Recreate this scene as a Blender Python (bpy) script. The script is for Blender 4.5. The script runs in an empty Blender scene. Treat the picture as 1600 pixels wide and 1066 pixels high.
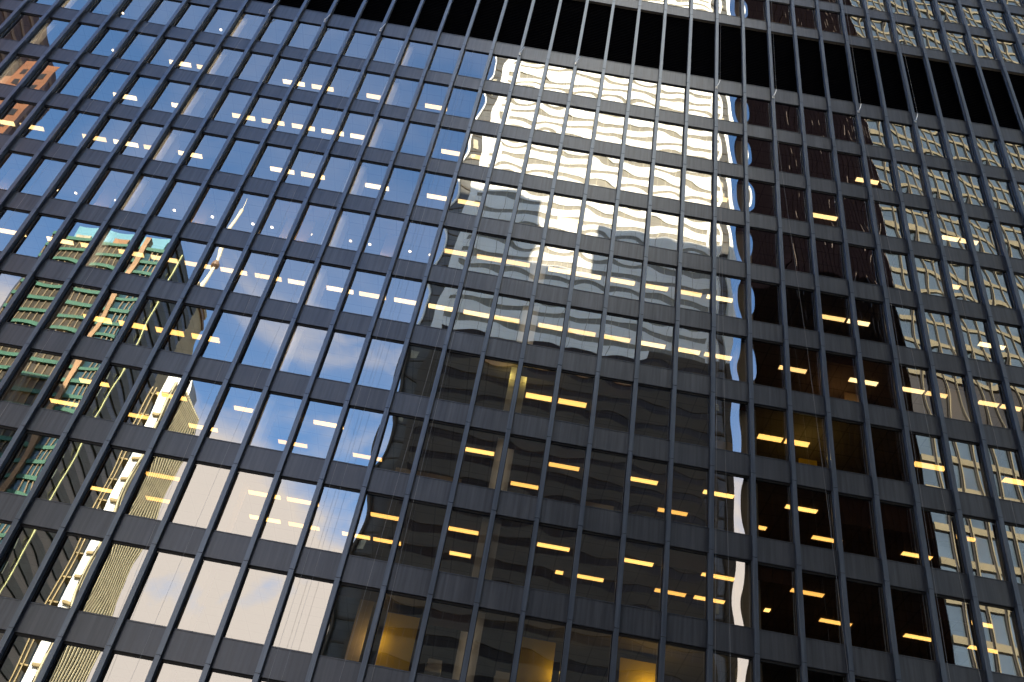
import bpy, math, random
from mathutils import Matrix, Vector

sc = bpy.context.scene
COL = sc.collection
R_ = math.radians
random.seed(11)

# ------------------------------------------------------------------ camera
CX, CY, CZ = -7.2783, -29.1632, 1.6
RT = (0.98460579, -0.09750910, 0.14506350)
DN = (0.17340830, 0.64907232, -0.74069878)
FW = (-0.02193183, 0.75445152, 0.65598925)
FPX = 1513.026
cam = bpy.data.cameras.new('camera')
cam.sensor_width = 36.0
cam.lens = FPX / 1600 * 36
cam.clip_start = 0.1
cam.clip_end = 6000
camo = bpy.data.objects.new('camera', cam)
COL.objects.link(camo)
camo.matrix_world = Matrix(((RT[0], -DN[0], -FW[0], CX), (RT[1], -DN[1], -FW[1], CY), (RT[2], -DN[2], -FW[2], CZ), (0, 0, 0, 1)))
sc.camera = camo

# ------------------------------------------------------------------ light
SUN_EL, SUN_AZ = 28.0, -1.0         # the sun stands behind the facade
world = bpy.data.worlds.new('World')
sc.world = world
world.use_nodes = True
wt = world.node_tree
wn, wl = wt.nodes, wt.links
bg = wn['Background']
sky = wn.new('ShaderNodeTexSky')
sky.sky_type = 'NISHITA'
sky.sun_disc = False
sky.sun_elevation = R_(SUN_EL)
sky.sun_rotation = R_(SUN_AZ)
sky.air_density = 1.0
sky.dust_density = 0.3
sky.ozone_density = 2.6
hs = wn.new('ShaderNodeHueSaturation')
hs.inputs['Saturation'].default_value = 1.12
hs.inputs['Hue'].default_value = 0.5
hs.inputs['Value'].default_value = 1.12
wl.new(sky.outputs[0], hs.inputs['Color'])


def wmath(op, a, b=None, clamp=False):
    n = wn.new('ShaderNodeMath')
    n.operation = op
    n.use_clamp = clamp
    for k, v in enumerate((a, b)):
        if v is None:
            continue
        if isinstance(v, (int, float)):
            n.inputs[k].default_value = v
        else:
            wl.new(v, n.inputs[k])
    return n.outputs[0]


tcw = wn.new('ShaderNodeTexCoord')
sep = wn.new('ShaderNodeSeparateXYZ')
wl.new(tcw.outputs['Generated'], sep.inputs[0])
mpw = wn.new('ShaderNodeMapping')
mpw.inputs['Scale'].default_value = (1, 1, 1.7)
wl.new(tcw.outputs['Generated'], mpw.inputs[0])
nz = wn.new('ShaderNodeTexNoise')
nz.inputs['Scale'].default_value = 3.8
nz.inputs['Detail'].default_value = 9
nz.inputs['Roughness'].default_value = 0.55
nz.inputs['Distortion'].default_value = 0.5
wl.new(mpw.outputs[0], nz.inputs['Vector'])
# big cumulus bank low down, thin veil higher up
low = wmath('MULTIPLY', wmath('SUBTRACT', 0.575, sep.outputs[2]), 4.2)
bank = wmath('ADD', wmath('MULTIPLY', wmath('SUBTRACT', nz.outputs[0], 0.5), 2.8), low)
bank = wmath('MULTIPLY', bank, 1.9, True)
veil = wmath('MULTIPLY', wmath('SUBTRACT', nz.outputs[0], 0.40), 1.5, True)
open_ = wmath('MULTIPLY', wmath('SUBTRACT', wmath('MULTIPLY', sep.outputs[1], -1.0), 0.35), 4.0, True)
bank = wmath('MULTIPLY', bank, open_)
mask = wmath('MAXIMUM', bank, wmath('MULTIPLY', veil, 0.45))
mixw = wn.new('ShaderNodeMix')
mixw.data_type = 'RGBA'
wl.new(mask, mixw.inputs[0])
wl.new(hs.outputs[0], mixw.inputs[6])
mixw.inputs[7].default_value = (4.3, 3.8, 3.4, 1)
wl.new(mixw.outputs[2], bg.inputs[0])
bg.inputs[1].default_value = 0.10

sun = bpy.data.lights.new('sun', 'SUN')
sun.energy = 4.0
sun.angle = R_(0.5)
sun.color = (1.0, 0.91, 0.75)
suno = bpy.data.objects.new('sun', sun)
COL.objects.link(suno)
sdir = Vector((math.sin(R_(SUN_AZ)) * math.cos(R_(SUN_EL)), math.cos(R_(SUN_AZ)) * math.cos(R_(SUN_EL)), math.sin(R_(SUN_EL))))
suno.rotation_euler = sdir.to_track_quat('Z', 'Y').to_euler()
suno.location = (0, 200, 200)

sc.view_settings.view_transform = 'Standard'
sc.view_settings.look = 'None'
sc.view_settings.gamma = 1
sc.view_settings.exposure = 2.2
sc.cycles.max_bounces = 10
sc.cycles.transparent_max_bounces = 12
sc.cycles.glossy_bounces = 4
sc.cycles.caustics_reflective = False
sc.cycles.caustics_refractive = False
sc.cycles.use_denoising = True

# ------------------------------------------------------------------ materials


class Mat:
    """small helper round a node tree"""

    def __init__(s, name):
        s.m = bpy.data.materials.new(name)
        s.m.use_nodes = True
        s.t = s.m.node_tree
        s.n, s.l = s.t.nodes, s.t.links
        s.b = s.n['Principled BSDF']
        s.out = s.n['Material Output']
        s.tc = None

    def put(s, sock, v):
        if isinstance(v, (int, float)):
            sock.default_value = v
        elif isinstance(v, tuple):
            sock.default_value = v if len(v) == 4 or sock.type == 'VECTOR' else v + (1,)
        else:
            s.l.new(v, sock)

    def co(s, sx=1, sy=1, sz=1):
        if not s.tc:
            s.tc = s.n.new('ShaderNodeTexCoord')
        mp = s.n.new('ShaderNodeMapping')
        mp.inputs['Scale'].default_value = (sx, sy, sz)
        s.l.new(s.tc.outputs['Object'], mp.inputs[0])
        return mp.outputs[0]

    def xyz(s):
        sp = s.n.new('ShaderNodeSeparateXYZ')
        s.l.new(s.co(), sp.inputs[0])
        return sp.outputs

    def math(s, op, a, b=None, clamp=False):
        n = s.n.new('ShaderNodeMath')
        n.operation = op
        n.use_clamp = clamp
        s.put(n.inputs[0], a)
        if b is not None:
            s.put(n.inputs[1], b)
        return n.outputs[0]

    def noise(s, vec, scale, detail=4, rough=0.55):
        n = s.n.new('ShaderNodeTexNoise')
        n.inputs['Scale'].default_value = scale
        n.inputs['Detail'].default_value = detail
        n.inputs['Roughness'].default_value = rough
        s.l.new(vec, n.inputs['Vector'])
        return n.outputs[0]

    def ramp(s, fac, p0, p1, c0, c1):
        n = s.n.new('ShaderNodeMapRange')
        s.put(n.inputs[0], fac)
        n.inputs[1].default_value = p0
        n.inputs[2].default_value = p1
        x = s.mix(n.outputs[0], c0, c1)
        return x

    def mix(s, fac, a, b):
        n = s.n.new('ShaderNodeMix')
        n.data_type = 'RGBA'
        s.put(n.inputs[0], fac)
        s.put(n.inputs[6], a)
        s.put(n.inputs[7], b)
        return n.outputs[2]

    def set(s, **k):
        names = dict(color='Base Color', rough='Roughness', metal='Metallic', spec='Specular IOR Level', emit='Emission Color', strength='Emission Strength', normal='Normal')
        for a, v in k.items():
            s.put(s.b.inputs[names[a]], v)
        return s

    def bump(s, h, strength=0.3, dist=0.02):
        n = s.n.new('ShaderNodeBump')
        n.inputs['Strength'].default_value = strength
        n.inputs['Distance'].default_value = dist
        s.l.new(h, n.inputs['Height'])
        s.l.new(n.outputs[0], s.b.inputs['Normal'])
        return s


def plain(name, c, rough=0.6, spec=0.4, vary=0.25, scale=0.8, metal=0.0):
    m = Mat(name)
    f = m.noise(m.co(), scale, 5)
    m.set(color=m.ramp(f, 0.3, 0.7, tuple(v * (1 - vary) for v in c), tuple(v * (1 + vary) for v in c)), rough=rough, spec=spec, metal=metal)
    return m.m


def steel_paint(name, c, rough, metal=0.7):
    m = Mat(name)
    streak = m.noise(m.co(9, 9, 0.35), 1.0, 5, 0.6)
    blot = m.noise(m.co(), 0.55, 4)
    a = m.ramp(streak, 0.35, 0.72, tuple(v * 0.74 for v in c), tuple(v * 1.24 for v in c))
    col = m.mix(m.math('MULTIPLY', blot, 0.6), a, tuple(v * 0.72 for v in c))
    m.set(color=col, rough=m.math('ADD', rough - 0.1, m.math('MULTIPLY', streak, 0.2)), spec=0.5, metal=metal)
    return m.m


M_SPAN = steel_paint('spandrel_steel_paint', (0.108, 0.120, 0.144), 0.36)
M_MULL = steel_paint('mullion_steel_paint', (0.140, 0.172, 0.225), 0.33)
M_FRAME = plain('black_frame', (0.006, 0.006, 0.007), 0.5, 0.3)
M_LOUVRE = plain('black_louvre', (0.0012, 0.0012, 0.0024), 0.6, 0.02)
def ceiling():
    m = Mat('ceiling_tile')
    x, y, z = m.xyz()
    gx = m.math('LESS_THAN', m.math('FRACT', m.math('MULTIPLY', m.math('ADD', x, 300.0), 1 / 0.762)), 0.06)
    gy = m.math('LESS_THAN', m.math('FRACT', m.math('MULTIPLY', m.math('ADD', y, 300.0), 1 / 0.762)), 0.06)
    n = m.noise(m.co(), 0.5, 4)
    m.set(color=m.mix(m.math('MAXIMUM', gx, gy), m.ramp(n, 0.3, 0.7, (0.20, 0.17, 0.13), (0.28, 0.24, 0.185)), (0.165, 0.14, 0.11)), rough=0.9, spec=0.1)
    return m.m


M_CEIL = ceiling()
M_COLUMN = plain('white_column', (0.72, 0.70, 0.64), 0.7, 0.2, 0.06)
M_CORE = plain('core_wall', (0.10, 0.07, 0.055), 0.8, 0.2)
M_PART = plain('cream_partition', (0.55, 0.42, 0.24), 0.8, 0.2, 0.08)
M_YELL = plain('yellow_partition', (0.75, 0.52, 0.04), 0.7, 0.2, 0.05)
M_BLIND = plain('brown_blind', (0.10, 0.06, 0.045), 0.85, 0.1, 0.15)
M_ROPE = plain('grey_rope', (0.36, 0.36, 0.36), 0.7, 0.3, 0.1)
M_METAL = plain('bright_metal', (0.75, 0.75, 0.74), 0.3, 0.5, 0.05, metal=0.6)


def glass_mat(name, refl, tint, gcol):
    m = Mat(name)
    m.n.remove(m.b)
    tr = m.n.new('ShaderNodeBsdfTransparent')
    tr.inputs[0].default_value = tint + (1,)
    gl = m.n.new('ShaderNodeBsdfGlossy')
    gl.inputs[0].default_value = gcol + (1,)
    gl.inputs['Roughness'].default_value = 0.0
    lw = m.n.new('ShaderNodeLayerWeight')
    lw.inputs[0].default_value = 0.35
    f = m.math('ADD', refl, m.math('MULTIPLY', lw.outputs['Fresnel'], 0.35), True)
    mx = m.n.new('ShaderNodeMixShader')
    m.l.new(f, mx.inputs[0])
    m.l.new(tr.outputs[0], mx.inputs[1])
    m.l.new(gl.outputs[0], mx.inputs[2])
    m.l.new(mx.outputs[0], m.out.inputs['Surface'])
    return m.m


M_GLASS = glass_mat('bronze_coated_glass', 0.36, (0.74, 0.68, 0.58), (0.97, 0.97, 0.95))


def lamp_mat(name, c, k):
    m = Mat(name)
    oi = m.n.new('ShaderNodeObjectInfo')
    k = m.math('MULTIPLY', m.math('ADD', m.math('MULTIPLY', oi.outputs['Random'], 0.55), 0.72), k)
    m.set(color=(0.8, 0.8, 0.8), emit=m.mix(oi.outputs['Random'], (c[0], c[1] * 0.90, c[2] * 0.75), (c[0], c[1] * 1.05, c[2] * 1.2)), strength=k)
    return m.m


M_LAMP = lamp_mat('lit_diffuser', (1.0, 0.72, 0.35), 0.82)
M_LAMPA = lamp_mat('amber_diffuser', (1.0, 0.58, 0.16), 0.72)
M_LAMPW = lamp_mat('lit_downlight', (1.0, 0.86, 0.66), 2.4)
M_TRAY = plain('white_tray', (0.6, 0.55, 0.45), 0.5, 0.3, 0.05)

# ------------------------------------------------------------------ mesh helpers


class MB:
    def __init__(s):
        s.v, s.f, s.mi = [], [], []

    def box(s, x0, x1, y0, y1, z0, z1, mi=0):
        k = len(s.v)
        s.v += [(x0, y0, z0), (x1, y0, z0), (x1, y1, z0), (x0, y1, z0), (x0, y0, z1), (x1, y0, z1), (x1, y1, z1), (x0, y1, z1)]
        for q in ((0, 3, 2, 1), (4, 5, 6, 7), (0, 1, 5, 4), (1, 2, 6, 5), (2, 3, 7, 6), (3, 0, 4, 7)):
            s.f.append(tuple(k + a for a in q))
            s.mi.append(mi)
        return s

    def prism(s, poly, z0, z1, mi=0):
        n, k = len(poly), len(s.v)
        area = sum(poly[a][0] * poly[(a + 1) % n][1] - poly[(a + 1) % n][0] * poly[a][1] for a in range(n))
        if area < 0:
            poly = poly[::-1]
        s.v += [(x, y, z0) for x, y in poly] + [(x, y, z1) for x, y in poly]
        s.f.append(tuple(k + a for a in reversed(range(n))))
        s.f.append(tuple(k + n + a for a in range(n)))
        s.mi += [mi, mi]
        for a in range(n):
            b = (a + 1) % n
            s.f.append((k + a, k + b, k + n + b, k + n + a))
            s.mi.append(mi)
        return s

    def lathe(s, cx, cy, prof, seg=20, mi=0):
        k = len(s.v)
        for r, z in prof:
            for a in range(seg):
                t = 2 * math.pi * a / seg
                s.v.append((cx + r * math.cos(t), cy + r * math.sin(t), z))
        for j in range(len(prof) - 1):
            for a in range(seg):
                b = (a + 1) % seg
                s.f.append((k + j * seg + a, k + j * seg + b, k + (j + 1) * seg + b, k + (j + 1) * seg + a))
                s.mi.append(mi)
        s.f.append(tuple(k + a for a in reversed(range(seg))))
        s.f.append(tuple(k + (len(prof) - 1) * seg + a for a in range(seg)))
        s.mi += [mi, mi]
        return s

    def tube(s, pts, r, seg=6, mi=0):
        k = len(s.v)
        n = len(pts)
        for j, p in enumerate(pts):
            d = (Vector(pts[min(j + 1, n - 1)]) - Vector(pts[max(j - 1, 0)])).normalized()
            u = d.cross(Vector((0, 1, 0.1))).normalized()
            w = d.cross(u)
            for a in range(seg):
                t = 2 * math.pi * a / seg
                q = Vector(p) + (u * math.cos(t) + w * math.sin(t)) * r
                s.v.append(tuple(q))
        for j in range(n - 1):
            for a in range(seg):
                b = (a + 1) % seg
                s.f.append((k + j * seg + a, k + j * seg + b, k + (j + 1) * seg + b, k + (j + 1) * seg + a))
                s.mi.append(mi)
        s.f.append(tuple(k + a for a in range(seg)))
        s.f.append(tuple(k + (n - 1) * seg + a for a in reversed(range(seg))))
        s.mi += [mi, mi]
        return s

    def build(s, name, mats, parent=None, smooth=False):
        me = bpy.data.meshes.new(name)
        me.from_pydata(s.v, [], s.f)
        for m in (mats if isinstance(mats, (list, tuple)) else [mats]):
            me.materials.append(m)
        me.polygons.foreach_set('material_index', s.mi)
        if smooth:
            me.polygons.foreach_set('use_smooth', [True] * len(s.f))
        me.update()
        o = bpy.data.objects.new(name, me)
        COL.objects.link(o)
        if parent is not None:
            adopt(o, parent)
        return o


def adopt(o, parent):
    o.parent = parent
    p = parent
    t = Vector((0, 0, 0))
    while p is not None:
        t += p.location
        p = p.parent
    if parent.type == 'EMPTY':
        o.matrix_parent_inverse = Matrix.Translation(-t)


def tag(o, label, cat, group=None):
    o['label'] = label
    o['category'] = cat
    if group:
        o['group'] = group
    return o


def thing(name, label, cat, loc, group=None):
    o = bpy.data.objects.new(name, None)
    o.empty_display_size = 1
    COL.objects.link(o)
    o.location = loc
    return tag(o, label, cat, group)


# ------------------------------------------------------------------ facade layout
W = 1.524                 # module between mullions
H = 3.494                 # storey
Z0 = 47.12                # joint level of the spandrel under the louvre band
ZU = Z0 + 7.06            # joint level of the spandrel over the band
GY = 0.27                 # glass plane
I0, I1 = -27, 15
XL, XR = I0 * W, I1 * W


def pix(x, y, z):
    d = (x - CX, y - CY, z - CZ)
    c = [sum(d[a] * r[a] for a in range(3)) for r in (RT, DN, FW)]
    return 800 + FPX * c[0] / c[2], 533 + FPX * c[1] / c[2]


# storeys: (head level, sill level, key)
rows = []
for k in range(0, 11):
    rows.append((Z0 - k * H, Z0 - (k + 1) * H, k))
for k in range(0, 3):
    rows.append((ZU + (k + 1) * H, ZU + k * H, -(k + 1)))
joints = [Z0 - k * H for k in range(0, 12)] + [ZU + k * H for k in range(0, 4)]

tower = thing('office_tower', 'dark steel and bronze glass office tower whose gridded facade fills the view', 'office tower', (0, 0.3, 0))

# ---- solid body round the glazed storeys
ZT = ZU + 3 * H + 1.0
DWT = 80.0                                    # how far the white tower stands in front of the facade
SDROP = DWT * math.tan(R_(SUN_EL)) / math.cos(R_(SUN_AZ))
SW = (GY - CY + DWT) / (GY - CY)


def roof_at(r):
    return CZ + (Z0 - r * H - CZ) * SW + SDROP


def roof_x(i):
    return CX + (i * W - CX) * SW + DWT * math.tan(R_(SUN_AZ))


ROOF = roof_at(4.4)
b = MB()
b.box(XL - 0.6, XR + 0.3, 12.0, 36, 0, ROOF)
b.box(XR + 0.05, XR + 0.3, 0.3, 12.0, 0, ROOF)
b.box(XL - 0.6, XL - 0.05, 0.3, 12.0, 0, ROOF)
b.box(XL - 0.05, XR + 0.05, 0.30, 12.0, 0, joints[11] + 0.9)
b.box(XL - 0.05, XR + 0.05, 0.30, 12.0, ZT, ROOF)
b.build('body_wall', M_LOUVRE, tower)
b = MB()
b.box(XL - 0.6, roof_x(-5.2), 0.3, 30, ROOF, roof_at(3.1))
b.box(roof_x(-3.5), XR + 0.3, 0.3, 30, ROOF, roof_at(3.55))
b.build('roof_plant_room', M_LOUVRE, tower)

# ---- floor slabs and ceilings
for zj in joints:
    if zj in (joints[0],):
        MB().box(XL, XR, 0.42, 11.98, zj, zj + 0.9).build('floor_slab', M_CEIL, tower)
    else:
        MB().box(XL, XR, 0.26, 11.98, zj, zj + 0.9).build('floor_slab', M_CEIL, tower)
MB().box(XL, XR, 11.2, 11.95, joints[11] + 1, ZT).build('core_wall', M_CORE, tower)
for i in range(-23, 14, 6):
    b = MB()
    for zh, zs, k in rows:
        b.box(i * W - 0.34, i * W + 0.34, 0.62, 1.35, zs + 0.9, zh)
    o = b.build('interior_column', M_COLUMN, tower)

# ---- mullions: rolled I sections with a splice at every storey
def mullion(i):
    x = i * W
    b = MB()
    zs = [joints[11] - 4.0] + sorted(joints) + [ZT + 6]
    for a, c in zip(zs[:-1], zs[1:]):
        b.box(x - 0.082, x + 0.082, 0.0, 0.022, a + 0.012, c - 0.012)
    b.box(x - 0.020, x + 0.020, 0.022, 0.235, zs[0], zs[-1])
    b.box(x - 0.075, x + 0.075, 0.235, 0.262, zs[0], zs[-1])
    b.build('mullion', M_MULL, tower)


for i in range(I0, I1 + 1):
    mullion(i)

# ---- spandrels
cells = []
for zj in joints:
    top, bot = (zj + 1.12, zj - 0.06) if zj == joints[0] else (zj + 0.96, zj - 0.02)
    for i in range(I0, I1):
        cells.append((i, zj, bot, top))


def parea(i, za, zb, y):
    ps = [pix(x, y, z) for x, z in ((i * W, za), ((i + 1) * W, za), ((i + 1) * W, zb), (i * W, zb))]
    a = abs(sum(ps[k][0] * ps[(k + 1) % 4][1] - ps[(k + 1) % 4][0] * ps[k][1] for k in range(4))) / 2
    cx, cy = sum(p[0] for p in ps) / 4, sum(p[1] for p in ps) / 4
    return a if (-10 < cx < 1610 and -10 < cy < 1076) else 0.0


def span_box(b, i, bot, top):
    x0, x1 = i * W + 0.045, (i + 1) * W - 0.045
    j = random.uniform(-0.004, 0.004)
    b.box(x0, x1, 0.196 + j, 0.232, bot, top)
    b.box(x0, x1, 0.180 + j, 0.1955 + j, top - 0.035, top)      # small lip along the sill


cells.sort(key=lambda c: -parea(c[0], c[2], c[3], 0.2))
for i, zj, bot, top in cells[:100]:
    b = MB()
    span_box(b, i, bot, top)
    b.build('spandrel_panel', M_SPAN, tower)
b = MB()
for i, zj, bot, top in cells[100:]:
    span_box(b, i, bot, top)
b.build('spandrel_panel', M_SPAN, tower)['kind'] = 'stuff'

# ---- louvre band
for i in range(I0, I1):
    b = MB()
    x0, x1 = i * W + 0.045, (i + 1) * W - 0.045
    b.box(x0, x1, 0.40, 0.415, Z0 + 1.121, ZU - 0.021)
    z = Z0 + 1.2
    while z < ZU - 0.1:
        b.box(x0, x1, 0.33, 0.399, z, z + 0.03)
        z += 0.16
    b.build('louvre_panel', M_LOUVRE, tower)


# ---- windows
def frame_boxes(b, i, zh, zs):
    x0, x1 = i * W, (i + 1) * W
    zt, zb = zh - 0.02, zs + 0.96
    b.box(x0 + 0.045, x0 + 0.105, 0.236, 0.33, zb, zt)
    b.box(x1 - 0.105, x1 - 0.045, 0.236, 0.33, zb, zt)
    b.box(x0 + 0.105, x1 - 0.105, 0.236, 0.33, zt - 0.085, zt)
    b.box(x0 + 0.105, x1 - 0.105, 0.236, 0.33, zb, zb + 0.03)


def pane_faces(b, i, zh, zs, key):
    rnd = random.Random(i * 131 + key * 7919 + 5)
    x0, x1 = i * W + 0.10, (i + 1) * W - 0.10
    z0, z1 = zs + 0.985, zh - 0.10
    nx, ny = 9, 12
    flat = key >= 6 and i >= 4
    A = rnd.choice((0.0004, 0.0014, 0.0020, 0.0028, 0.0034)) * rnd.uniform(0.8, 1.2)
    if i >= 4:
        A = rnd.gauss(0.0032, 0.0006)
    q = 0.25 if flat else 1.25
    if i < -8:
        A *= 0.5
        q = 0.35
    if i == 1 and key < 6:
        A = rnd.uniform(0.0040, 0.0112)
    if flat:
        A = rnd.uniform(0.0004, 0.0012)
    tu, tv = rnd.gauss(0, 0.0011), rnd.gauss(0, 0.0013)
    ph = [rnd.uniform(0, 6.28) for _ in range(6)]
    B = [rnd.uniform(0.3, 1.0) * 0.00055 * q for _ in range(3)]
    k = len(b.v)
    for c in range(ny + 1):
        v = -1 + 2 * c / ny
        for a in range(nx + 1):
            u = -1 + 2 * a / nx
            d = -A * (1 - abs(u) ** 2.3) * (1 - abs(v) ** 2.6) + tu * u * 0.6 + tv * v * 0.6
            d += B[0] * math.sin(2.3 * u + 1.7 * v + ph[0]) + B[1] * math.sin(4.1 * v - 1.2 * u + ph[1]) + B[2] * 0.25 * math.sin(5.0 * u + 2.5 * v + ph[2])
            b.v.append((x0 + (x1 - x0) * (u + 1) / 2, GY + d, z0 + (z1 - z0) * (v + 1) / 2))
    for c in range(ny):
        for a in range(nx):
            p = k + c * (nx + 1) + a
            b.f.append((p, p + 1, p + nx + 2, p + nx + 1))
            b.mi.append(0)


wins = []
for zh, zs, key in rows:
    for i in range(I0, I1):
        wins.append((i, zh, zs, key))
wins.sort(key=lambda c: -parea(c[0], c[2] + 0.98, c[1] - 0.1, GY))
for i, zh, zs, key in wins[:100]:
    b = MB()
    frame_boxes(b, i, zh, zs)
    f = b.build('window', M_FRAME, tower)
    b = MB()
    pane_faces(b, i, zh, zs, key)
    b.build('pane', M_GLASS, f, smooth=True)
b, g = MB(), MB()
for i, zh, zs, key in wins[100:]:
    frame_boxes(b, i, zh, zs)
    pane_faces(g, i, zh, zs, key)
f = b.build('window', M_FRAME, tower)
f['kind'] = 'stuff'
g = g.build('pane', M_GLASS, f, smooth=True)
g['kind'] = 'stuff'

# ---- partitions, blinds seen through the glass
def zr(k):
    return (Z0 - (k + 1) * H + 0.9, Z0 - k * H) if k >= 0 else (ZU + (-k - 1) * H + 0.9, ZU - k * H)


def partition(i0, i1, y0, y1, k, m=None, name='partition_wall', z1=None, z0=None):
    a, c = zr(k)
    MB().box(i0 * W, i1 * W, y0, y1, z0 if z0 is not None else a, z1 if z1 is not None else c - 0.01).build(name, m or M_PART, tower)


def lamp(i, y, z, watt, c=(1.0, 0.74, 0.20)):
    l = bpy.data.lights.new('wall_lamp', 'POINT')
    l.energy = watt
    l.color = c
    l.shadow_soft_size = 0.05
    o = bpy.data.objects.new('wall_lamp', l)
    COL.objects.link(o)
    o.location = (i * W, y, z)


zt9 = Z0 - 31.85
partition(-1.75, -0.98, 1.2, 1.3, 9, M_YELL, z1=zt9)
lamp(-1.1, 0.75, zt9 - 0.9, 5.5)
partition(-6.85, -6.15, 1.0, 1.1, 9, M_YELL, z1=zt9)
lamp(-6.95, 0.7, zt9 - 1.0, 1.8)
partition(-3.9, -3.18, 1.0, 1.1, 9, M_YELL, z1=zt9)
lamp(-3.12, 0.7, zt9 - 1.1, 1.5)
partition(-7.5, -7.2, 1.0, 1.1, 9)
lamp(-7.1, 0.6, zt9 - 1.2, 1.2, (1.0, 0.75, 0.45))
for i, ks in ((-23, (0, 1, 2, 3, 4)), (-17, (0, 1, 2, 3, 4, 5)), (-11, (0, 1, 2, 3, 4, 5, 6, 7)), (-5, (4, 5, 7, 9))):  # added lights, hidden behind the mullions, that brighten the interior columns
    for k in ks:
        l = bpy.data.lights.new('column_fill_light', 'AREA')
        l.shape = 'RECTANGLE'
        l.size, l.size_y = 0.05, 2.2
        l.energy = 0.55 if k < 7 else 0.22
        l.color = (1.0, 0.88, 0.72)
        o = bpy.data.objects.new('column_fill_light', l)
        COL.objects.link(o)
        o.location = (i * W, 0.36, (zr(k)[0] + zr(k)[1]) / 2)
        o.rotation_euler = (R_(90), 0, 0)
lamp(-4.7, 0.45, Z0 - 6 * H - 0.5, 2.0, (1.0, 0.85, 0.25))
lamp(-5.3, 0.45, Z0 - 6 * H - 0.5, 2.0, (1.0, 0.85, 0.25))
lamp(2.75, 1.6, Z0 - 6 * H - 1.0, 3.0)
lamp(3.9, 2.2, Z0 - 5 * H - 1.0, 2.0, (1.0, 0.55, 0.25))
for i in (-20.9, -17.95, -15.05, -12.4, -12.0, -9.4):
    partition(i - 0.22, i + 0.22, 1.35, 1.45, 4)
    lamp(i - 0.1, 1.05, Z0 - 4 * H - 1.75, 2.6, (1.0, 0.70, 0.46))
partition(0.6, 1.05, 3.0, 3.1, 6)
partition(2.9, 3.4, 3.2, 3.3, 6, M_YELL)
partition(-7.5, -5.9, 1.0, 1.6, 7, z1=zr(7)[0] + 0.75, name='filing_cabinet')
partition(-2.9, -2.2, 1.0, 1.6, 7, z1=zr(7)[0] + 0.75, name='filing_cabinet')
partition(4.2, 4.7, 2.6, 2.7, 5)
for i in (3, 4, 5):
    a, c = zr(7)
    MB().box(i * W + 0.1, (i + 1) * W - 0.1, 0.36, 0.37, c - 1.15 - 0.1 * (i % 2), c - 0.1).build('roller_blind', M_BLIND, tower)

rb = random.Random(21)
for k in (5, 6, 7, 8, 9):
    for i in rb.sample(range(-8, 8), 4):
        if (k == 7 and i in (3, 4, 5)):
            continue
        a, c = zr(k)
        MB().box(i * W + 0.1, (i + 1) * W - 0.1, 0.36, 0.37, c - rb.uniform(0.35, 0.9), c - 0.1).build('roller_blind', M_BLIND, tower)


def office_chair(x, y, z, lab):
    t = thing('office_chair', lab, 'office chair', (x, y, z), 'pale office chairs')
    MB().box(x - 0.24, x + 0.24, y - 0.22, y + 0.24, z + 0.42, z + 0.50).build('seat', M_COLUMN, t)
    MB().box(x - 0.23, x + 0.23, y + 0.20, y + 0.25, z + 0.55, z + 1.0).build('backrest', M_COLUMN, t)
    MB().tube([(x, y, z + 0.06), (x, y, z + 0.419)], 0.03, 8).build('pedestal', M_METAL, t)
    b = MB()
    for k in range(5):
        a = k * 1.2566
        b.tube([(x, y, z + 0.055), (x + 0.28 * math.cos(a), y + 0.28 * math.sin(a), z + 0.03)], 0.02, 5)
    b.build('foot_star', M_METAL, t)
    b = MB()
    for sx in (-0.25, 0.25):
        b.tube([(x + sx, y + 0.15, z + 0.46), (x + sx, y + 0.12, z + 0.68), (x + sx, y - 0.12, z + 0.68)], 0.018, 5)
    b.build('armrest', M_METAL, t)


office_chair(-5.65 * W, 1.0, zr(9)[0] + 0.001, 'pale office chair in the bottom window row, left of the white column')
office_chair(-4.2 * W, 1.0, zr(9)[0] + 0.001, 'pale office chair in the bottom window row, right of the white column')

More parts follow.
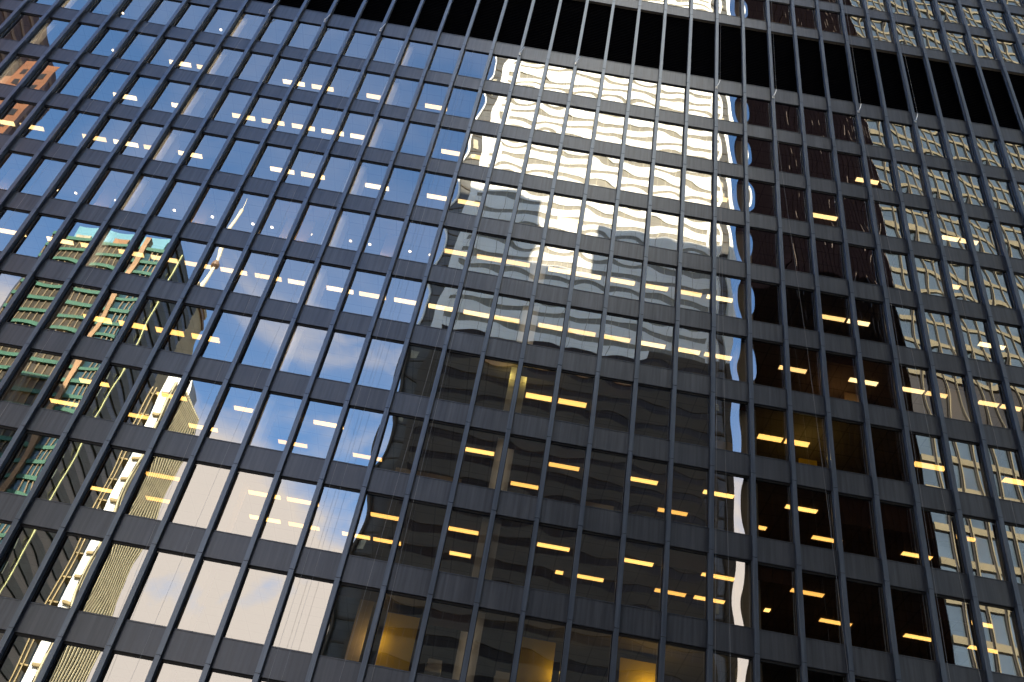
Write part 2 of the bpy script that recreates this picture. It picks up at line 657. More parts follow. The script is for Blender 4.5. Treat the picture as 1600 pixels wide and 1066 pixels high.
# ------------------------------------------------------------------ lamps on the ceilings
LIGHTS = [(-3,1.72,2.09,2.88),(-3,1.72,3.01,3.8),(-3,1.72,4.11,4.9),(-3,1.72,5.58,6.23),(-3,1.72,6.29,6.91),(-3,1.72,8.17,8.48),(-3,1.72,9.19,9.98),(1,1.72,-18.94,-18.15),(1,1.72,-17.96,-17.17),(1,1.72,-14.91,-14.12),(1,1.72,-13.89,-13.1),(1,1.72,-11.95,-11.16),(1,1.72,-9.89,-9.1),(1,1.72,5.12,5.91),(2,1.72,-19.96,-19.15),(2,1.72,-17.98,-17.19),(2,1.72,-15.92,-15.13),(2,1.72,-14.92,-14.14),(2,1.72,-13.9,-13.11),(2,1.72,-12.9,-12.13),(2,1.72,-11.93,-11.14),(2,1.72,-8.87,-8.08),(2,1.72,-7.85,-7.5),(2,1.72,-0.1,0.69),(2,1.72,3.46,4.31),(2,1.72,7.73,8.3),(2,1.72,8.36,8.93),(3,1.72,-22.68,-22.19),(3,1.72,-22.02,-21.23),(3,1.72,-19.99,-19.2),(3,1.72,-18.98,-18.16),(3,1.72,-18.0,-17.21),(3,1.72,-16.88,-16.09),(3,1.72,-13.91,-13.12),(3,1.72,-12.92,-12.14),(3,1.72,-10.86,-10.08),(3,1.72,-8.88,-8.09),(3,1.72,-7.89,-7.1),(3,1.72,-4.72,-3.93),(3,1.72,7.18,7.97),(4,1.72,-7.87,-7.08),(4,1.72,-6.89,-6.11),(4,1.72,-6.05,-5.27),(4,1.72,-4.72,-3.95),(4,1.72,-3.89,-3.12),(4,1.72,-2.89,-2.1),(4,1.72,-1.89,-1.1),(4,1.72,-0.88,-0.09),(4,1.72,0.05,0.84),(4,1.72,3.46,4.2),(4,1.72,4.26,4.92),(4,1.72,8.16,8.95),(5,1.72,-20.37,-19.58),(5,1.72,-18.98,-18.19),(5,1.72,-17.99,-17.2),(5,1.72,-16.88,-16.13),(5,1.72,-15.93,-15.14),(5,1.72,-14.95,-14.16),(5,1.72,-13.91,-13.12),(5,1.72,-12.91,-12.12),(5,1.72,-11.95,-11.16),(5,1.72,-10.83,-10.04),(5,1.72,-9.89,-9.1),(5,1.72,-8.88,-8.09),(5,1.72,-7.89,-7.1),(5,1.72,-6.88,-6.09),(5,1.72,-6.05,-5.26),(5,1.72,-4.73,-3.94),(5,1.72,-3.87,-3.08),(5,1.72,-2.88,-2.09),(5,1.72,-1.88,-1.09),(5,1.72,-0.89,-0.1),(5,1.72,0.01,0.8),(5,1.72,2.13,2.92),(5,1.72,4.12,4.93),(5,1.72,5.6,6.23),(5,1.72,6.29,6.89),(5,1.72,7.75,8.33),(5,1.72,8.39,8.97),(6,2.22,-16.96,-16.17),(6,2.22,-15.97,-15.18),(6,2.22,-14.95,-14.15),(6,2.22,-13.95,-13.16),(6,2.22,-4.74,-3.95),(6,2.22,-3.85,-3.07),(6,2.22,1.58,2.25),(6,2.22,2.31,2.97),(6,2.22,5.77,6.65),(6,2.22,8.18,8.97),(7,1.72,-15.96,-15.18),(7,1.72,-13.95,-13.16),(7,1.72,-11.95,-11.16),(7,1.72,-9.9,-9.11),(7,1.72,-6.04,-5.25),(7,1.72,-3.87,-3.08),(7,1.72,-1.88,-1.09),(7,1.72,0.05,0.84),(7,1.72,2.13,2.94),(7,1.72,6.13,6.92),(7,3.5,-17.04,-16.25),(7,3.5,-15.04,-14.25),(7,3.5,-13.31,-12.52),(7,3.5,-10.91,-10.12),(7,3.5,-8.92,-8.13),(7,3.5,-4.73,-3.94),(7,3.5,-0.85,-0.06),(7,3.5,1.22,2.01),(7,3.5,3.19,3.98),(7,3.5,5.53,6.32),(8,1.72,-13.32,-12.46),(8,1.72,-10.82,-10.03),(8,1.72,-9.89,-9.1),(8,1.72,-7.87,-7.08),(8,1.72,-6.05,-5.26),(8,1.72,-3.87,-3.08),(8,1.72,-1.88,-1.09),(8,1.72,0.05,0.84),(8,1.72,2.16,2.95),(8,1.72,6.18,6.97),(8,3.5,-15.07,-14.28),(8,3.5,-13.54,-12.75),(8,3.5,-10.92,-10.13),(8,3.5,-9.94,-9.15),(8,3.5,-8.6,-7.88),(8,3.5,-7.82,-7.11),(8,3.5,-5.91,-5.37),(8,3.5,-3.27,-3.08),(8,3.5,-2.86,-2.07),(8,3.5,-0.82,-0.04),(8,3.5,0.15,0.92),(8,3.5,1.89,2.03),(8,3.5,3.24,4.03),(8,3.5,5.31,6.1),(8,3.5,6.88,7.67)]
SPOTS = [(0,1.6,-21.53),(1,1.6,-20.92),(0,1.6,-17.89),(4,2.14,-19.82),(4,2.14,-19.23),(4,2.14,-18.03),(4,2.14,-17.4),(4,2.14,-16.17),(4,2.14,-14.99),(4,2.14,-13.74),(4,2.14,-13.15),(4,2.14,-11.95),(4,2.14,-10.73),(4,2.14,-10.14),(4,2.14,-8.91),(4,2.14,-8.29)]
ORD = 'first second third fourth fifth sixth seventh eighth ninth tenth eleventh twelfth thirteenth fourteenth fifteenth sixteenth seventeenth eighteenth nineteenth twentieth twenty-first twenty-second twenty-third twenty-fourth twenty-fifth twenty-sixth twenty-seventh twenty-eighth'.split()

LW = 0.79 * W


def light_proto(m):
    b = MB()
    b.box(-LW / 2, LW / 2, -0.14, 0.14, -0.018, 0.0, 0)
    for s in (-1, 1):
        b.box(-LW / 2 + 0.02, LW / 2 - 0.02, s * 0.068 - 0.058, s * 0.068 + 0.058, -0.034, -0.0185, 1)
    return b.build('ceiling_light', [M_TRAY, m])


protos = {False: light_proto(M_LAMP), True: light_proto(M_LAMPA)}
used = set()
by_line = {}
for k, d, a, c in LIGHTS:
    by_line.setdefault((k, d), []).append((a, c))
for (k, d), segs in sorted(by_line.items()):
    segs.sort()
    two = k in (7, 8)
    for n, (a, c) in enumerate(segs):
        am = k >= 6
        o = protos[am]
        if am in used:
            o = o.copy()
            COL.objects.link(o)
        used.add(am)
        zc = Z0 - k * H if k >= 0 else ZU + H
        o.location = ((a + c) / 2 * W, d, zc - 0.002)
        o.scale = ((c - a) / 0.79, 1.25 if k == 6 else 1.0, 1)
        where = 'first window row above the dark band' if k < 0 else ORD[k] + ' window row below the dark band'
        kind = ('upper' if d < 2 else 'lower') if two else 'ceiling'
        tag(o, f'{ORD[n]} {kind} light strip from left in the {where}', 'ceiling light', 'lit ceiling strips behind the windows')
b = MB()
b.lathe(0, 0, [(0.075, -0.03), (0.075, -0.001)], 14, 0)
b.lathe(0, 0, [(0.060, -0.045), (0.060, -0.0305)], 14, 1)
dproto = b.build('downlight', [M_TRAY, M_LAMPW])
dused = False
cnt = {}
for k, d, i in sorted(SPOTS, key=lambda t: (t[0], t[2])):
    if dused:
        o = dproto.copy()
        COL.objects.link(o)
    else:
        o, dused = dproto, True
    o.location = (i * W, d, Z0 - k * H - 0.002)
    n = cnt.get(k, 0)
    cnt[k] = n + 1
    row = 'top' if k == 0 else ORD[k]
    tag(o, f'{ORD[n]} round white downlight from left in the {row} window row below the dark band', 'downlight', 'round downlights behind the windows')

# ------------------------------------------------------------------ window-washing ropes and hooks
ROPES = [
    ('slack pale rope from hook beside the white tower reflection, nearer the mullion', [(0.0, 0.05), (0.1, 3.5), (0.03, 6), (0.06, 11.2)]),
    ('pale rope beside the white tower reflection that drifts right further down', [(0.0, 0.06), (0.14, 3.5), (0.25, 6.8), (0.34, 8.4), (0.42, 11.2)]),
    ('thin rope crossing the black tower reflection from upper left to lower right', [(1.89, 0.1), (2.07, 1.95), (2.46, 5.1), (2.68, 7.3), (3.0, 11.2)]),
    ('thin rope beside the left edge of the beige gridded reflection', [(4.88, 0.1), (4.95, 2.1), (5.0, 5.0), (4.98, 8.1), (5.01, 11.2)]),
    ('thin rope that swings right across the lower beige gridded reflection', [(4.9, 0.12), (5.25, 3.5), (5.42, 5.75), (5.6, 8.1), (5.8, 11.2)]),
    ('rightmost thin rope over the beige gridded reflection', [(6.86, 0.1), (7.13, 4.8), (7.2, 7.0), (7.3, 11.2)]),
    ('long pale rope down the left edge strip of the white tower reflection', [(-6.98, 0.1), (-7.2, 3.9), (-7.2, 6), (-7.28, 8.3), (-7.42, 11.2)]),
    ('long pale rope right of the left edge strip of the white tower reflection', [(-6.97, 0.12), (-6.88, 3), (-6.81, 7.2), (-6.8, 8.3), (-6.72, 11.2)]),
    ('faint rope over the blue sky panes left of the white tower', [(-12.0, 0.1), (-12.3, 4), (-12.1, 8), (-11.9, 11.2)]),
    ('thin rope down the middle of the blue panes and cream cloud panes', [(-10.9, 0.1), (-11.2, 6.5), (-11.25, 11.2)]),
    ('thin rope over the last blue panes before the white tower, left of two', [(-8.85, 0.1), (-8.72, 7), (-8.7, 11.2)]),
    ('thin rope over the last blue panes before the white tower, right of two', [(-8.6, 0.1), (-8.48, 7), (-8.45, 11.2)]),
    ('thin rope over the green banded tower reflection', [(-16.2, 0.1), (-16.4, 5), (-16.5, 11.2)]),
    ('leftmost thin rope, over the left blue panes', [(-19.5, 0.1), (-19.3, 5), (-19.3, 11.2)]),
]
for lab, pts in ROPES:
    pts3 = []
    for j in range(len(pts) - 1):
        for s in range(5):
            t = s / 5
            i, r = pts[j][0] * (1 - t) + pts[j + 1][0] * t, pts[j][1] * (1 - t) + pts[j + 1][1] * t
            pts3.append((i * W, -0.12 - 0.23 * min(r, 1.0), Z0 - r * H))
    pts3.append((pts[-1][0] * W, -0.35, Z0 - pts[-1][1] * H))
    tag(MB().tube(pts3, 0.0036, 5).build('rope', M_ROPE), lab, 'rope', 'window-washing ropes')
HOOKS = {-16: 'white hook on the leftmost hooked mullion, over blue sky panes', -14: 'white hook on a mullion over blue sky panes, second from left', -12: 'white hook on a mullion over blue sky panes, third from left',
         -7: 'white hook just above the upper left corner of the white tower reflection', -5: 'white hook above the middle of the white tower reflection', 0: 'white hook above the right edge of the white tower reflection',
         2: 'white hook above the left half of the black tower reflection', 5: 'white hook above the left edge of the beige gridded reflection', 7: 'rightmost white hook, above the beige gridded reflection'}
hp = None
for i, lab in HOOKS.items():
    if hp is None:
        b = MB()
        b.box(-0.05, 0.05, -0.03, -0.001, -0.12, 0.06)
        b.tube([(0, -0.03, 0.0), (0.03, -0.10, 0.05), (0.11, -0.13, 0.32), (0.15, -0.12, 0.55)], 0.018, 7)
        b.tube([(0, -0.03, -0.02), (0.0, -0.11, -0.05), (0.02, -0.13, 0.03)], 0.028, 7)
        o = hp = b.build('rope_hook', M_METAL)
    else:
        o = hp.copy()
        COL.objects.link(o)
    o.location = (i * W, 0, Z0 + 0.02)
    tag(o, lab, 'hook', 'rope hooks on the mullions')
LIFT = {-14: 'short taut rope across the dark band above the blue panes', 0: 'taut rope across the dark band above the white tower edge', 2: 'taut rope across the dark band above the black tower reflection', 5: 'taut rope across the dark band left of the beige gridded reflection', 7: 'rightmost taut rope across the dark band'}
for i, lab in LIFT.items():
    p = [(i * W + 0.15, -0.12, Z0 + 0.57), (i * W + 0.16, -0.13, ZU + 1.2), (i * W + 0.16, -0.13, ZU + 14)]
    tag(MB().tube(p, 0.004, 5).build('rope', M_ROPE), lab, 'rope', 'window-washing ropes')

# ------------------------------------------------------------------ the street side: what the glass mirrors
# The neighbours stand in front of the facade at depth D; fx / fz give the place where a sight line that leaves
# the facade at module i, storey r meets that depth.
DC = GY - CY


def fx(i, D):
    return CX + (i * W - CX) * (DC + D) / DC


def fz(r, D):
    return CZ + (Z0 - r * H - CZ) * (DC + D) / DC


def yy(D):
    return GY - D


def pt(i, D):
    return (fx(i, D), yy(D))


def tower_glass(name, c, rough=0.12):
    return plain(name, c, rough, 0.6, 0.3, 0.15)


def marble():
    m = Mat('white_stone_cladding')
    x, y, z = m.xyz()
    jv = m.math('LESS_THAN', m.math('FRACT', m.math('MULTIPLY', m.math('ADD', x, 300.0), 1 / 3.3)), 0.025)
    n = m.noise(m.co(), 0.25, 5)
    c = m.ramp(n, 0.3, 0.7, (0.80, 0.775, 0.70), (0.89, 0.87, 0.80))
    m.set(color=m.mix(jv, c, (0.22, 0.21, 0.19)), rough=0.6, spec=0.3)
    return m.m


M_MARBLE = marble()
M_DSTONE_SHADE = plain('brown_grey_stone_and_shade', (0.068, 0.054, 0.038), 0.7, 0.3, 0.15, 0.2)  # also the white tower's lower wall, with its deeper shade put into the colour
M_ORBROWN = plain('orange_brown_and_shade_edge', (0.36, 0.20, 0.11), 0.8, 0.2, 0.2, 0.3)  # on the white tower: strip along the edge of its painted shade
M_DGLASS = tower_glass('dark_ribbon_glass', (0.21, 0.185, 0.125), 0.35)
M_LGLASS = plain('shaded_ribbon_glass', (0.022, 0.017, 0.015), 0.35, 0.2, 0.3, 0.15)  # same ribbon glass, darkened to paint the shade on the lower storeys
M_BAR = plain('pale_bar', (0.42, 0.37, 0.25), 0.5)
M_LBAR = plain('shaded_bar', (0.05, 0.045, 0.04), 0.5)  # pale bar darkened for the same painted shade
M_CORNERG = plain('dark_corner_glazing', (0.10, 0.095, 0.08), 0.25, 0.5, 0.5, 0.12)

# ---- white tower with ribbon windows
D = DWT
xa, xb = fx(-7.97, D), fx(0.57, D)
white = thing('white_tower', 'tall white office tower with ribbon windows mirrored sunlit in the middle panes', 'office tower', ((xa + xb) / 2, yy(D), 0))
yf = yy(D)
FL = 3.65
x1, x2, x3 = fx(-7.90, D), fx(-7.45, D), fx(-7.08, D)
x4, x5, x6 = fx(-0.02, D), fx(0.10, D), fx(0.40, D)
ZTOP = 255.0
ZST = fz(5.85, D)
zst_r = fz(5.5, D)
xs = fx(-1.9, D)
MB().box(x1 + .02, xb - 2, yf - 40, yf - 1.6, 0, ZTOP).build('core_wall', M_DSTONE_SHADE, white)
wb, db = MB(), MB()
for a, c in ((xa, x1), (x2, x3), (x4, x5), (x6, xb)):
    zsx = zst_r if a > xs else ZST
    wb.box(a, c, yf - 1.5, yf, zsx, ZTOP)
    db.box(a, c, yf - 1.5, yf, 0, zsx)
z = 2.0
n = 0
while z < ZTOP - FL:
    z0s, z1s = z, z + FL - 1.30
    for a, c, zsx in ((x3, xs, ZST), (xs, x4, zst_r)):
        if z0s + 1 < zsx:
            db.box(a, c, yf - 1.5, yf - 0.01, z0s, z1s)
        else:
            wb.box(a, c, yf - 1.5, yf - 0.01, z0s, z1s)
    r = MB()
    r.box(x3, x4, yf - 0.30, yf - 0.10, z1s, z + FL, 0)
    x = x3 + 0.8
    while x < x4:
        r.box(x, x + 0.13, yf - 0.099, yf - 0.05, z1s + 0.001, z + FL - 0.001, 1)
        x += 1.65
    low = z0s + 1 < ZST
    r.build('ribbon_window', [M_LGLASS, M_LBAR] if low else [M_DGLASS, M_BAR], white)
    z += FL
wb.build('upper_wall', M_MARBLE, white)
db.build('lower_wall', M_DSTONE_SHADE, white)  # shade on the lower storeys, painted as a darker wall
MB().box(x3, xs, yf - 0.3, yf + 0.05, ZST - 1.9, ZST - 0.1).build('orange_brown_and_shade_edge', M_ORBROWN, white)
for a, c in ((x1, x2), (x5, x6)):
    r = MB()
    r.box(a, c, yf - 1.5, yf - 1.2, 0, ZTOP, 0)
    z = 3.0
    rr = random.Random(3)
    while z < ZTOP:
        r.box(a, c, yf - 1.199, yf - 1.1, z, z + 0.35, 1)
        if rr.random() < 0.35:
            r.box(a + 0.3, (a + c) / 2, yf - 1.198, yf - 1.12, z + 0.9, z + 2.4, 2)
        z += FL
    r.build('corner_glazing', [M_CORNERG, M_DSTONE_SHADE, M_BAR], white)

# ---- black tower with close fins
D = 115.0
dark = thing('black_tower', 'black steel tower with close vertical fins mirrored right of the white tower', 'office tower', (fx(3, D), yy(D), 0))
yf = yy(D)
xa, xb = fx(0.82, D), fx(6.4, D)
M_BLACKT = plain('black_tower_wall', (0.004, 0.003, 0.0042), 0.7, 0.0)
M_BFIN = plain('black_steel_fin', (0.0050, 0.0034, 0.0048), 0.7, 0.0, 0.3)
M_GLINT = plain('fin_glint', (0.10, 0.065, 0.04), 0.45, 0.5, 0.5, 0.35)  # paler colour painted as sun glints on the fins
MB().prism([(xa, yf), (xb, yf), (xb + 20, yf - 35), (xa + 22, yf - 35)], 0, 330).build('wall', M_BLACKT, dark)
for k in range(60):
    z = 5 + k * 4.0
    MB().box(xa, xb, yf + 0.001, yf + 0.06, z, z + 1.1).build('spandrel', M_BFIN, dark)
b = MB()
x = xa + 0.1
while x < xb:
    b.box(x, x + 0.16, yf + 0.061, yf + 0.42, 0, 330)
    x += 1.55
b.build('fin_screen', M_BFIN, dark)
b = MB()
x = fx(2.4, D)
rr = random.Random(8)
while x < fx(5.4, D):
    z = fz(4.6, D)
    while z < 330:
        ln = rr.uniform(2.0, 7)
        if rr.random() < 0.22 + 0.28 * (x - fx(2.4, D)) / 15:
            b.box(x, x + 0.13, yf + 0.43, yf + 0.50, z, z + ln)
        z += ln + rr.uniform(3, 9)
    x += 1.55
b.build('fin_glint_strip', M_GLINT, dark)

# ---- beige concrete grid, nearest
D = 45.0
conc = thing('concrete_block', 'beige concrete grid office block mirrored in the right hand panes', 'office block', (fx(9, D), yy(D), 0))
yf = yy(D)
xa, xb = fx(5.42, D), fx(22, D)
M_CONC = plain('beige_concrete', (0.165, 0.140, 0.090), 0.8, 0.2, 0.15, 0.5)
M_CGLASS = tower_glass('blue_grey_glass', (0.055, 0.075, 0.095), 0.08)
M_CDARK = plain('dark_plant_floor', (0.012, 0.009, 0.007), 0.4, 0.3)
ZC = 190.0
MB().prism([(xa, yf - 0.5), (xb, yf - 0.5), (xb, yf - 15), (xa + 11, yf - 15)], 0, ZC).build('wall', M_DSTONE_SHADE, conc)
FC = 3.8
zd0, zd1 = fz(6.0, D), fz(5.05, D)
k = 0
z = zd1 - FC * 30
while z < ZC - FC:
    if not (zd0 < z + 0.5 * FC < zd1):
        MB().box(xa, xb, yf - 0.499, yf - 0.36, z + 0.75, z + FC - 0.002).build('window', M_CGLASS, conc)
        MB().box(xa, xb, yf - 0.498, yf - 0.10, z, z + 0.748).build('spandrel_band', M_CONC, conc)
    z += FC
MB().box(xa, xb, yf - 0.499, yf - 0.42, zd0, zd1).build('plant_floor', M_CDARK, conc)
b = MB()
x = xa + 1.6
while x < xb:
    b.box(x, x + 0.13, yf - 0.099, yf + 0.10, 0, ZC, 0)
    b.box(x - 0.17, x - 0.001, yf - 0.34, yf - 0.09, 0, ZC, 1)
    x += 1.85
b.build('rib_screen', [M_CONC, M_CDARK], conc)

# ---- apartment tower with green slab edges
D = 97.0
teal = thing('apartment_tower', 'brown glass apartment tower with green floor bands mirrored at the left edge', 'apartment tower', (fx(-16.5, D), yy(D), 0))
yf = yy(D)
xa, xp0, xp1, xb = fx(-18.2, D), fx(-15.78, D), fx(-15.62, D), fx(-15.02, D)
ZTL = fz(5.27, D)
M_TWALL = plain('brown_glass_wall', (0.050, 0.040, 0.024), 0.4, 0.3, 0.7, 0.35)
M_TGLASS = tower_glass('teal_glass', (0.03, 0.07, 0.085), 0.15)
M_GREEN = plain('green_band', (0.036, 0.135, 0.085), 0.5, 0.4, 0.12, 0.4)
M_GOLD = plain('orange_pier', (0.38, 0.23, 0.12), 0.6, 0.3, 0.25, 0.25)
M_CYAN = plain('cyan_screen', (0.15, 0.34, 0.42), 0.3, 0.4, 0.15, 0.1)
MB().prism([(xa, yf), (xp0, yf), (xp0, yf - 8), (xa - 9, yf - 12)], 0, ZTL).build('wall', M_TWALL, teal)
MB().prism([(xp0 + .01, yf), (xb, yf), (xb - 8, yf - 9), (xp0 + .01, yf - 9)], 0, ZTL).build('glazed_wall', M_TGLASS, teal)
z = ZTL
k = 0
while z > 8:
    MB().box(xa, xp0 - 0.01, yf + 0.001, yf + 0.5, z - 0.75, z).build('floor_band', M_GREEN, teal)
    MB().box(xp1 + 0.01, xb, yf + 0.001, yf + 0.5, z - 0.75, z).build('floor_band', M_GREEN, teal)
    z -= 3.05
    k += 1
MB().box(xp0, xp1, yf - 1, yf + 0.9, 0, ZTL + 2.5).build('pier', M_GOLD, teal)
b = MB()
x = xa
while x < xp0 - 0.5:
    b.box(x, x + 0.22, yf + 0.002, yf + 0.22, 0, ZTL - 0.8)
    x += 1.3
for t in (0.35, 0.62, 0.85):
    x = xp1 + (xb - xp1) * t
    b.box(x, x + 0.25, yf + 0.002, yf + 0.30, 0, ZTL - 0.8)
b.build('bar_screen', plain('brown_bar', (0.20, 0.15, 0.08), 0.5), teal)
MB().prism([(fx(-17.9, D), yf - 2), (fx(-15.18, D), yf - 2), (fx(-15.3, D), yf - 7), (fx(-17.7, D), yf - 7)], ZTL - 0.5, fz(4.92, D)).build('crown_screen', M_CYAN, teal)
MB().box(fx(-17.7, D), fx(-17.2, D), yf - 1.8, yf - 0.6, ZTL, ZTL + 1.7).build('roof_plant', M_BAR, teal)
MB().box(fx(-16.7, D), fx(-16.2, D), yf - 1.8, yf - 0.6, ZTL, ZTL + 2.3).build('roof_plant', M_ORBROWN, teal)

# ---- dark green tower seen on its receding flank
D1, D2 = 97.6, 117.0
fl = thing('green_glass_tower', 'dark green glass tower with slanting floor bands mirrored right of the apartment tower', 'office tower', (fx(-15.0, D1), yy(D1), 0))
X = fx(-15.02, D1) + 0.4
D2 = DC * (X - CX) / (-13.66 * W - CX) - DC
ZF = fz(6.05, D2)
M_FG = plain('dark_green_glass', (0.018, 0.028, 0.022), 0.25, 0.5, 0.5, 0.3)
M_FB = plain('green_grey_band', (0.055, 0.075, 0.058), 0.5, 0.4, 0.4, 0.3)
M_STRIP = plain('pale_green_strip', (0.50, 0.52, 0.24), 0.5, 0.4, 0.1)
MB().prism([(X, yy(D1)), (X, yy(D2)), (X - 24, yy(D2) - 4), (X - 3, yy(D1) - 2)], 0, ZF).build('wall', M_FG, fl)
z = 4.0
while z < ZF:
    MB().box(X + 0.001, X + 0.25, yy(D2), yy(D1), z, z + 1.9).build('floor_band', M_FB, fl)
    z += 3.9
ds = DC * (X - CX) / (-14.66 * W - CX) - DC
MB().box(X + 0.26, X + 0.5, yy(ds) - 0.22, yy(ds) + 0.22, 0, ZF).build('light_strip', M_STRIP, fl)

# ---- bright white tower with gold balcony frames
D = 81.0
br = thing('slim_white_tower', 'slim bright white tower with gold balcony frames mirrored at the lower left', 'office tower', (fx(-13.2, D), yy(D), 0))
yf = yy(D)
M_GFR = plain('gold_frame', (0.33, 0.25, 0.11), 0.5)
ZB = fz(7.0, D)
MB().box(fx(-13.37, D), fx(-12.9, D), yf - 5, yf, 0, ZB).build('wall', plain('bright_white_panel', (0.85, 0.86, 0.82), 0.5, 0.4, 0.1, 0.5), br)
MB().box(fx(-13.62, D), fx(-13.401, D), yf - 5, yf - 2.6, 0, ZB - 3).build('balcony_back', M_FG, br)
b = MB()
z = 3.0
while z < ZB - 3:
    b.box(fx(-13.62, D), fx(-13.401, D), yf - 2.5, yf - 0.05, z, z + 0.20)
    b.box(fx(-13.30, D), fx(-13.0, D), yf + 0.001, yf + 0.5, z, z + 0.35)
    z += 3.5
for i in (-13.62, -13.52):
    b.box(fx(i, D), fx(i, D) + 0.16, yf - 0.04, yf + 0.25, 0, ZB - 3)
b.build('balcony_frame', M_GFR, br)

# ---- finned brown building on its receding flank
D1 = 71.0
X = fx(-13.15, D1)
D2 = 79.0
X2 = fx(-12.20, D2)
fi = thing('finned_block', 'brown office block with fine pale vertical fins mirrored at the lower left', 'office block', (X, yy(D1), 0))
ZF = fz(7.10, D1)
M_FW = plain('brown_fin_wall', (0.085, 0.068, 0.05), 0.5, 0.3, 0.3, 0.4)
M_FIN = plain('pale_fin', (0.62, 0.55, 0.36), 0.5, 0.3, 0.15)
tt = (DC + D2) / (DC + D1)
MB().prism([(X, yy(D1)), (X2, yy(D2)), (CX + (X - CX) * tt + 1.0, yy(D2) - 0.3)], 0, ZF).build('wall', M_FW, fi)


def flank(b, t0, t1, z0, z1, out):
    """a slab standing proud of the slanting flank, between fractions t0 and t1 of its length"""
    ax, ay, bx, by = X, yy(D1), X2, yy(D2)
    ln = math.hypot(bx - ax, by - ay)
    nx, ny = -(by - ay) / ln, (bx - ax) / ln
    p = [(ax + (bx - ax) * t, ay + (by - ay) * t) for t in (t0, t1)]
    b.prism([(p[0][0] + nx * 0.002, p[0][1] + ny * 0.002), (p[1][0] + nx * 0.002, p[1][1] + ny * 0.002),
             (p[1][0] + nx * out, p[1][1] + ny * out), (p[0][0] + nx * out, p[0][1] + ny * out)], z0, z1)


b = MB()
n = 15
for k in range(n):
    flank(b, (k + 0.15) / n, (k + 0.55) / n, 0, ZF, 0.24)
b.build('fin_screen', M_FIN, fi)
z = 3.0
while z < ZF:
    b = MB()
    flank(b, 0.0, 1.0, z, z + 1.2, 0.12)
    b.build('floor_band', M_CDARK, fi)
    z += 3.7

# ---- brown granite tower at the upper left with an orange lower block
D1 = 60.0
X = fx(-27.0, D1)
D2 = DC * (X - CX) / (-20.85 * W - CX) - DC
gr = thing('granite_tower', 'brown granite tower with fine stripes mirrored in the top left corner', 'office tower', (X, yy(D1), 0))
ZG = CZ + (Z0 - 2.6 * H - CZ) * (DC + D2) / DC
M_GRAN = plain('brown_granite', (0.085, 0.040, 0.028), 0.5, 0.4, 0.3, 0.3)
M_GSTR = plain('tan_stripe', (0.26, 0.15, 0.08), 0.5, 0.4, 0.3, 0.3)
MB().prism([(X, yy(D1)), (X, yy(D2)), (X - 30, yy(D2)), (X - 30, yy(D1))], 0, ZG).build('wall', M_GRAN, gr)
z = 4.0
while z < ZG:
    MB().box(X + 0.001, X + 0.12, yy(D2), yy(D1), z, z + 0.9).build('floor_stripe', M_GSTR, gr)
    z += 3.6
D = 52.0
ob = thing('orange_block', 'orange stone block with dark square windows mirrored under the brown granite tower', 'office block', (fx(-22, D), yy(D), 0))
M_ORNG = plain('orange_granite', (0.19, 0.07, 0.024), 0.6, 0.3, 0.2, 0.4)
yf = yy(D)
xa, xb = fx(-22.55, D), fx(-21.45, D)
za = fz(2.05, D)
MB().prism([(xa, yf), (xb, yf), (xb - 4.5, yf - 6), (xa - 6, yf - 6)], 0, za).build('wall', M_ORNG, ob)
MB().prism([(fx(-25.5, D), yf), (xa - 0.01, yf), (xa - 5, yf - 5), (fx(-25.5, D), yf - 5)], 0, fz(2.52, D)).build('lower_wall', M_ORNG, ob)
n = 0
z = za - 2.6
while z > fz(4.5, D):
    for t in (0.18, 0.62):
        x = xa + (xb - xa) * t
        MB().box(x, x + 1.0, yf + 0.001, yf + 0.05, z - 1.3, z).build('window', M_CDARK, ob)
    z -= 2.7

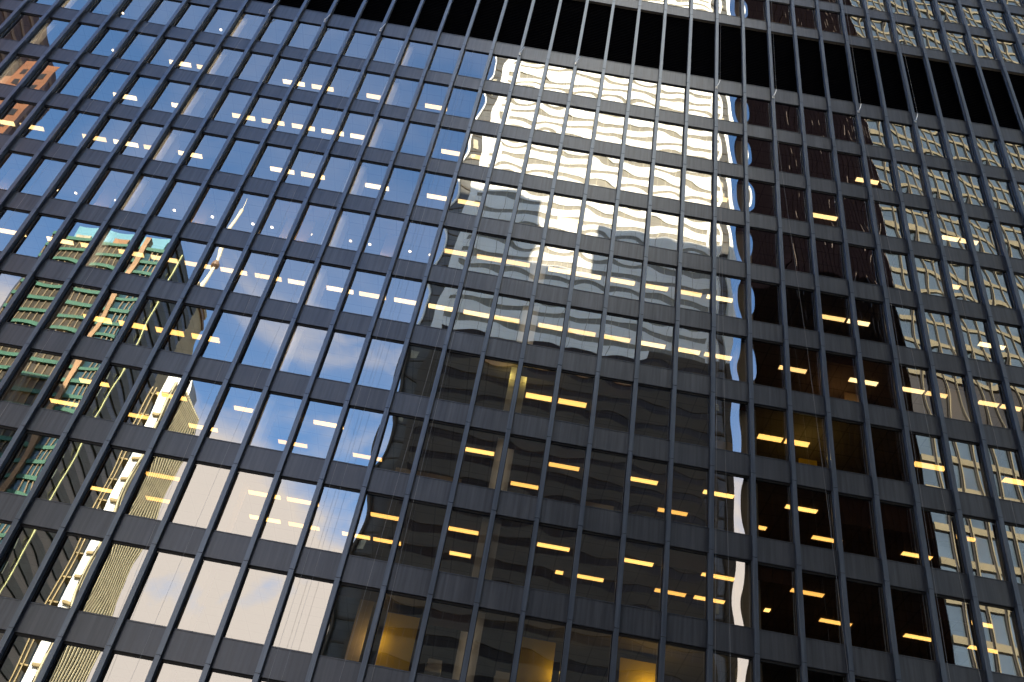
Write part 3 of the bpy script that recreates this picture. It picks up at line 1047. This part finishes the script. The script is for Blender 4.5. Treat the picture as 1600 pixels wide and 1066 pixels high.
# ---- observation tower, far off
D = 520.0
cn = thing('observation_tower', 'slender pale concrete tower with a round brown pod mirrored against blue sky', 'observation tower', pt(-13.66, D) + (0,))
xc, yc = pt(-13.66, D)
s = (DC + D) / DC
zp = fz(5.33, D)
zt = fz(4.33, D)
M_CONCP = plain('pale_concrete', (0.74, 0.66, 0.50), 0.7, 0.2, 0.08, 0.02)
M_POD = plain('brown_pod', (0.20, 0.12, 0.07), 0.5, 0.4, 0.2, 0.05)
MB().lathe(xc, yc, [(4.2, 0), (2.6, zp * 0.5), (2.0, zp - 2)], 12).build('shaft', M_CONCP, cn)
MB().lathe(xc, yc, [(2.2, zp - 4.5), (4.6, zp - 2.5), (5.0, zp), (4.2, zp + 1.6), (2.8, zp + 3.6)], 20).build('pod', M_POD, cn)
MB().lathe(xc, yc, [(1.9, zp + 3.5), (2.0, zt - 12), (2.0, zt - 3), (2.4, zt - 2.5), (1.6, zt - 1)], 12).build('upper_shaft', M_CONCP, cn)
MB().lathe(xc, yc, [(0.5, zt - 1.5), (0.2, zt + 14)], 8).build('antenna', M_CONCP, cn)

# ---- beige stepped block beyond the green tower
D = 150.0
bc = thing('stepped_block', 'beige office block with stepped roof mirrored beside the slender tower', 'office block', (fx(-14.4, D), yy(D), 0))
yf = yy(D)
xa, xb = fx(-14.85, D), fx(-13.78, D)
M_BEI = plain('warm_beige_stone', (0.55, 0.44, 0.26), 0.7, 0.2, 0.15, 0.3)
zb = fz(5.8, D)
MB().box(xa, xb, yf - 14, yf, 0, zb - 1).build('wall', M_BEI, bc)
MB().box(xa - 0.4, xb + 0.5, yf - 14, yf + 0.6, zb - 0.999, zb - 0.2).build('cornice', M_GSTR, bc)
MB().prism([(xa + 1, yf - 1), (xb - 1, yf - 1), (xb - 2, yf - 10), (xa + 1, yf - 10)], zb - 0.199, zb + 1.8).build('attic_wall', M_CDARK, bc)
MB().box(xa + 0.2, xb - 0.2, yf - 12, yf - 0.2, zb + 1.81, zb + 2.9).build('roof_slab', M_BEI, bc)
MB().box(xa + 0.4, xb - 2.4, yf - 11, yf - 1.2, zb + 2.91, zb + 4.0).build('roof_step', M_BAR, bc)
MB().box(xa + 0.2, xa + 1.1, yf - 3, yf - 0.1, zb + 4.01, zb + 7.2).build('roof_turret', M_BEI, bc)
for t in (0.15, 0.42, 0.69):
    x = xa + (xb - xa) * t
    MB().box(x, x + 1.1, yf + 0.001, yf + 0.08, zb - 4.4, zb - 2.6).build('window', M_CDARK, bc)

# ------------------------------------------------------------------ ground
g = MB().box(-900, 900, -1500, 900, -0.5, 0.0).build('ground', plain('grey_paving', (0.20, 0.19, 0.18), 0.85, 0.2, 0.2, 0.4))
g['kind'] = 'structure'
